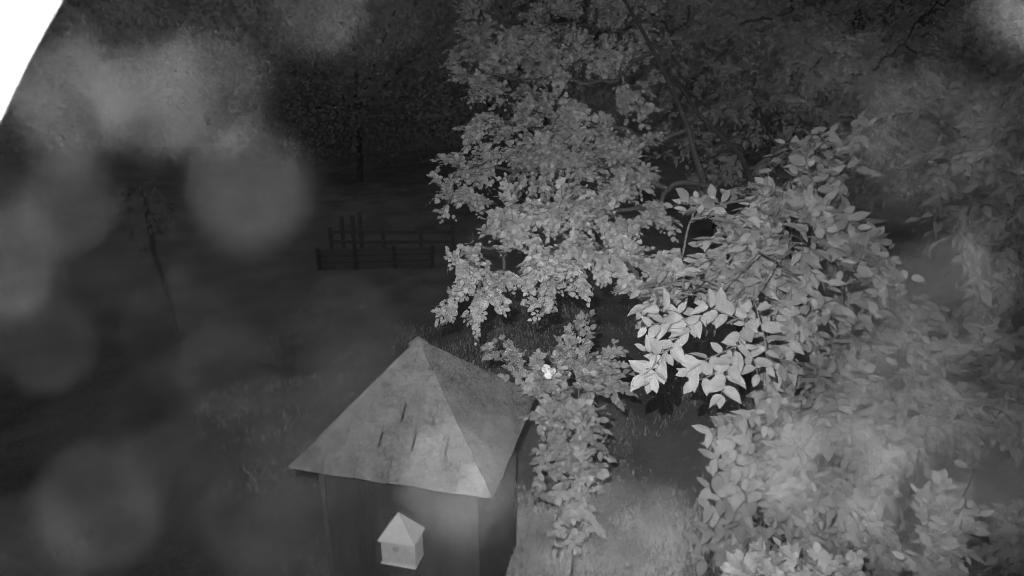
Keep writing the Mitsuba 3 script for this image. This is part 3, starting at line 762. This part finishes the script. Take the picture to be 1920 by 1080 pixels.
FAR = [('far_tree', 'dark round-crowned tree far back behind the fence', 690, 33, 7.5, 10.5),
       ('far_tree', 'dark tree far back behind the small-leaved tree', 1000, 27, 6.5, 9.0),
       ('far_tree', 'dark tree far back at the upper right behind the dim tree', 1480, 23, 6.0, 9.0), ('far_tree', 'dark tree far back behind the right edge leaves', 1850, 20, 5.5, 8.0)]
for i, (nm, lab, px, dist, rad, hh) in enumerate(FAR):
    t = thing(nm, lab, 'tree', 'dark trees at the end of the garden')
    gx_ = (px - 960) / F * dist / CP
    g = np.array([gx_, dist, float(ground_z(gx_, dist))])
    rf = np.random.default_rng(600 + i)
    n = 12000
    lob = g + np.array([0, 0, hh * 0.62]) + unit(rf.normal(size=(16, 3))) * np.array([rad * 0.5, rad * 0.45, hh * 0.32])
    p = lob[rf.integers(0, 16, n)] + unit(rf.normal(size=(n, 3))) * (rad * 0.36 * rf.uniform(0.3, 1, n) ** 0.4)[:, None]
    p[:, 2] = np.maximum(p[:, 2], g[2] + 0.4)
    M = leaf_matrices(p, unit(rf.normal(size=(n, 3)) + [0, 0, -0.3]), rf.normal(0, 0.4, (n, 3)) + [0, -0.7, 0.8], rf.uniform(0.12, 0.26, n))
    part(t, 'trunk', tube(curve(g - [0, 0, 0.2], g + [0.2, 0, hh * 0.7], [0.15, 0, 0], 8), np.linspace(0.16, 0.06, 8), 8), 'bark', smooth=True)
    for q in lob[:8]:
        part(t, 'branch', tube(curve(g + [0, 0, hh * 0.3], q, [0, 0, 0.2], 6), np.linspace(0.09, 0.03, 6), 5), 'dark_bark', smooth=True)
    part(t, 'crown', mass(SMALL, rf.integers(0, 3, n), M), 'dark_leaf', smooth=True, kind='stuff')

rf = np.random.default_rng(640)
n = 90000
ux = rf.uniform(-62, 62, n)
uy = 36 + rf.uniform(0, 12, n) + 0.004 * ux ** 2 * 0
top = 8.5 + 6.0 * meshkit.noise(np.stack([ux * 0.16, ux * 0, ux * 0], -1), 8) + 2.5 * meshkit.noise(np.stack([ux * 0.6, ux * 0, ux * 0], -1), 9)
uz = ground_z(ux, uy) + 0.3 + top * rf.uniform(0, 1, n) ** 0.85
M = leaf_matrices(np.stack([ux, uy, uz], 1), rf.normal(size=(n, 3)) + [0, 0, -0.4], rf.normal(0, 0.35, (n, 3)) + [0, -0.7, 0.8], rf.uniform(0.14, 0.34, n))
scene['distant_woods'] = mikit.ply(mass(SMALL, rf.integers(0, 3, n), M), 'dark_leaf', True)  # woods placed to hide the glow of the sky behind the garden
labels['distant_woods'] = {'label': 'black mass of distant woods placed to hide the sky at the end of the garden', 'category': 'woods', 'kind': 'stuff'}

# the leaning dark tree on the left
lean_t = thing('leaning_tree', 'thin dark leaning tree with a drooping crown left of the shed', 'tree')
lg = at_ground(336, 640)
dl = project(lg)[2]
P = [lg - [0, 0, 0.2]] + [at(x, y, dl) for x, y in ((330, 610), (318, 560), (302, 510), (288, 470), (280, 420), (272, 370))]
part(lean_t, 'trunk', tube(np.array(P), [0.02, 0.03, 0.045, 0.045, 0.055, 0.06, 0.05], 8), 'bark', smooth=True)
LC = [(250, 390, 36), (285, 400, 40), (270, 350, 40), (235, 430, 24), (300, 440, 26), (270, 470, 22), (320, 380, 26)]
B, D, N, S, W = crown([(x, y, r, dl + rr.uniform(-0.3, 0.3)) for x, y, r in LC], 0.16, 0.4, 7, 8, 909, droop=0.5, up=0.0)
which = np.random.default_rng(17).integers(0, 3, len(B))
part(lean_t, 'crown', mass(LANCE, which, leaf_matrices(B, D, N, S)), 'dark_leaf', smooth=True, kind='stuff')

# ------------------------------------------------------------------ unseen lamp: white hood at the top left, lens and housing out of view
lamp_key = thing('unseen_lamp', 'white hood burnt out at the top left corner, its lamp out of view', 'unseen_lamp')


def cam_pt(x, y, z):
    """Right, up and forward of the camera's mount, in metres."""
    return CAM + np.array([x, z * CP + y * SP, -z * SP + y * CP])


rim = [(-62, 352), (0, 224), (26, 168), (52, 114), (80, 62), (115, 0), (170, -100), (240, -220), (340, -330)]
zr = 0.65
front = [np.array([(x - 960) / F * zr, (540 - y) / F * zr, zr]) for x, y in rim]
cen = np.array([-0.30, 0.06, 0.0])
vs = []
for q in front:
    o = unit(np.array([q[0] - cen[0], q[1] - cen[1], 0]))
    for (z, g) in ((zr, 0.0), (0.45, 0.012), (0.12, 0.03)):
        vs.append((cam_pt(*(q + o * g)[:2], z), cam_pt(*(q + o * (g + 0.004))[:2], z)))
nF = len(front)
V = np.array([a for a, b in vs] + [b for a, b in vs])
Q, o2 = [], 3 * nF
for i in range(nF - 1):
    for j in range(2):
        a, b, c, d = i * 3 + j, (i + 1) * 3 + j, (i + 1) * 3 + j + 1, i * 3 + j + 1
        Q += [(a, b, c, d), (a + o2, d + o2, c + o2, b + o2)]
    for j in (0, 2):
        a, b = i * 3 + j, (i + 1) * 3 + j
        Q.append((a, a + o2, b + o2, b))
hood = trimesh.Trimesh(V, np.vstack([[(a, b, c), (a, c, d)] for a, b, c, d in Q]), process=False)
trimesh.repair.fix_normals(hood)
part(lamp_key, 'hood', hood, 'hood_white', smooth=40)
LP = cam_pt(-0.13, 0.19, -0.13)
aim = unit(at(1070, 668, 6.0) - LP)
hs = rbox(0.10, 0.10, 0.09, 0.012)
M = np.eye(4)
sx = unit(np.cross(aim, [0, 0, 1]))
M[:3, 0], M[:3, 1], M[:3, 2], M[:3, 3] = sx, np.cross(sx, aim) * -1, aim, LP - aim * 0.052
if np.linalg.det(M[:3, :3]) < 0: M[:3, 0] *= -1
part(lamp_key, 'housing', hs.apply_transform(M), 'hood_white')
part(lamp_key, 'arm', tube([LP - aim * 0.09, LP - aim * 0.2 + [-0.05, 0, 0.04], LP + [-0.1, -0.4, 0.1]], [0.015, 0.015, 0.015], 8), 'hood_white', smooth=True)
disc = trimesh.creation.cylinder(radius=0.03, height=0.006, sections=32)
disc.apply_transform(M)
disc.apply_translation(aim * 0.058)
k = part(lamp_key, 'lens', disc, {'type': 'diffuse', 'reflectance': {'type': 'rgb', 'value': grey(0.3)}})
scene[k]['emitter'] = {'type': 'area', 'radiance': {'type': 'rgb', 'value': grey(LENS_GLOW)}}  # lens out of view, brightness set to light the drops and hood
tgt = LP + aim
scene['unseen_lamp_beam'] = {'type': 'spot', 'to_world': T().look_at(origin=(LP + aim * 0.07).tolist(), target=(tgt + aim * 0.07).tolist(), up=[0, 0, 1]),
                            'intensity': {'type': 'rgb', 'value': grey(BEAM)}, 'cutoff_angle': 41.5, 'beam_width': 3.0}  # spot out of view, placed to light the garden

# ------------------------------------------------------------------ drops and haze beads on added threads close to the camera, far out of focus
DROPS = [
    # thread, px, py, radius in mm, depth, label
    (0, 150, 205, 1.0, .041, 'soft pale blur of a water drop just right of the white hood edge'),
    (0, 135, 385, .72, .05, 'soft pale blur of a water drop below the white hood, left of the leaning tree'),
    (0, 20, 500, .95, .044, 'pale blurred water drop cut by the left edge of the picture'),
    (0, 190, 955, .68, .038, 'pale round blur of a water drop alone in the lower left corner'),
    (1, 395, 190, .85, .039, 'pale blurred water drop above the sharpest pale disc'),
    (1, 478, 360, 1.0, .0405, 'clearest pale disc of a water drop, right of the leaning tree'),
    (1, 300, 205, .95, .043, 'pale blurred water drop above the crown of the leaning tree'),
    (1, 600, 25, .85, .053, 'pale blurred water drop cut by the top edge of the picture'),
    (2, 655, 630, .5, .042, 'faint blurred water drop above the left slope of the shed roof'),
    (2, 600, 830, .5, .038, 'faintest blurred water drop at the left corner of the shed roof'),
    (2, 868, 905, 1.0, .042, 'bright blur of a water drop over the front corner of the shed roof'),
    (3, 1440, 850, .85, .045, 'brightest blur of a water drop over the left part of the big shrub'),
    (3, 1170, 1020, .8, .036, 'blurred water drop over the grass right of the shed'),
    (3, 1560, 900, .75, .036, 'wide blurred water drop over the middle of the big shrub'),
    (4, 1680, 760, .8, .038, 'wide blurred water drop over the upper part of the big shrub'),
    (4, 1780, 560, .7, .038, 'wide blurred water drop between the big shrub and the edge tree'),
    (4, 1740, 260, .6, .036, 'wide blurred water drop over the gap left of the edge tree'),
    (4, 1700, 960, .7, .04, 'blurred water drop left of the small upright plant'),
    (4, 1950, 0, 1.05, .045, 'bright blurred water drop in the top right corner'),
    (4, 1900, 880, .6, .037, 'blurred water drop at the right edge beside the small upright plant'),
]
HAZE_BEADS = [(60, 300, .7), (240, 480, .5), (90, 650, .8), (330, 620, .5), (430, 560, .5), (330, 900, .5), (480, 980, .6), (60, 1050, .7), (520, 800, .45), (250, 110, .8), (90, 120, .8), (430, 90, .7),
         (690, 90, .5), (700, 20, .6), (1300, 300, .6), (1480, 380, .8), (1600, 350, .9), (1650, 150, .9), (1500, 120, .7), (1350, 60, .6), (1850, 130, .9), (1850, 350, .9), (1600, 600, 1.0), (1380, 640, .6),
         (1850, 700, 1.0), (1820, 1000, .9), (1600, 1040, 1.0), (1080, 980, .9), (1270, 1060, 1.0), (1300, 900, .6), (1100, 430, .8), (1000, 180, .6), (1150, 180, .6), (960, 470, .5), (700, 760, .6), (800, 1010, .6),
         (560, 1010, .5), (880, 60, .5), (1010, 740, .6), (1090, 840, .6), (1230, 500, .6), (430, 700, .6), (300, 780, .45), (210, 560, .4), (390, 850, .4), (1760, 480, .9), (1680, 330, .9), (1580, 180, .7), (1880, 480, 1.0), (1900, 260, .9), (1760, 820, .8), (1550, 560, .6), (1450, 960, .6), (850, 780, .5), (920, 980, .6)]
THREADS = [(-9, 225, 'hair-thin added thread of haze beads nearest the left edge of the picture'), (225, 530, 'hair-thin added thread of haze beads crossing the clearest pale disc'), (530, 760, 'hair-thin added thread of haze beads over the left slope of the shed roof'),
           (760, 1030, 'hair-thin added thread of haze beads over the front corner of the shed'), (1030, 1290, 'hair-thin added thread of haze beads over the grass and the young tree'), (1290, 1500, 'hair-thin added thread of haze beads with the brightest drop'),
           (1500, 1690, 'hair-thin added thread of haze beads over the middle of the big shrub'), (1690, 1990, 'hair-thin added thread of haze beads nearest the right edge of the picture')]


def bead(mm, where):
    m = trimesh.creation.icosphere(subdivisions=3, radius=mm / 1000)
    m.vertices *= [1, 1, 1.12]
    m.vertices += (meshkit.noise(m.vertices * 1600, 3)[:, None] - 0.5) * m.vertices * 0.12
    m.apply_translation(where)
    return m


rd = np.random.default_rng(3)
HAZE_BEADS = [(x, y, 1.3 * r * (0.76 if x < 1000 else 0.58 if x < 1600 else 0.46), 0.042 + rd.uniform(-0.006, 0.01)) for x, y, r in HAZE_BEADS]  # beads added to lay a pale blurred haze over the view
for lo, hi, lab in THREADS:
    own = sorted([(d[1], d[2], d[4]) for d in DROPS if lo <= d[1] < hi] + [(d[0], d[1], d[3]) for d in HAZE_BEADS if lo <= d[0] < hi], key=lambda d: d[1])
    pts = [at(own[0][0] + 60, -1800, 0.05)] + [at(*q) for q in own] + [at(own[-1][0] - 60, 2900, 0.05)]
    key = thing('added_thread', lab, 'added thread', 'added threads of haze beads close to the lens')
    scene[key] = mikit.ply(tube(np.array(pts), 0.000015, 3), 'drop_grey', True)  # thread added to carry the drops and haze beads
    for d in HAZE_BEADS:
        if lo <= d[0] < hi:
            part(key, 'bead', bead(d[2], at(d[0], d[1], d[3])), 'drop_grey', smooth=True)
for th, px, py, mm, dep, lab in DROPS:
    mm *= 1.3
    key = thing('water_drop', lab, 'water drop', 'water drops hanging close to the lens')
    scene[key] = mikit.ply(bead(mm, at(px, py, dep)), 'drop_grey', True)
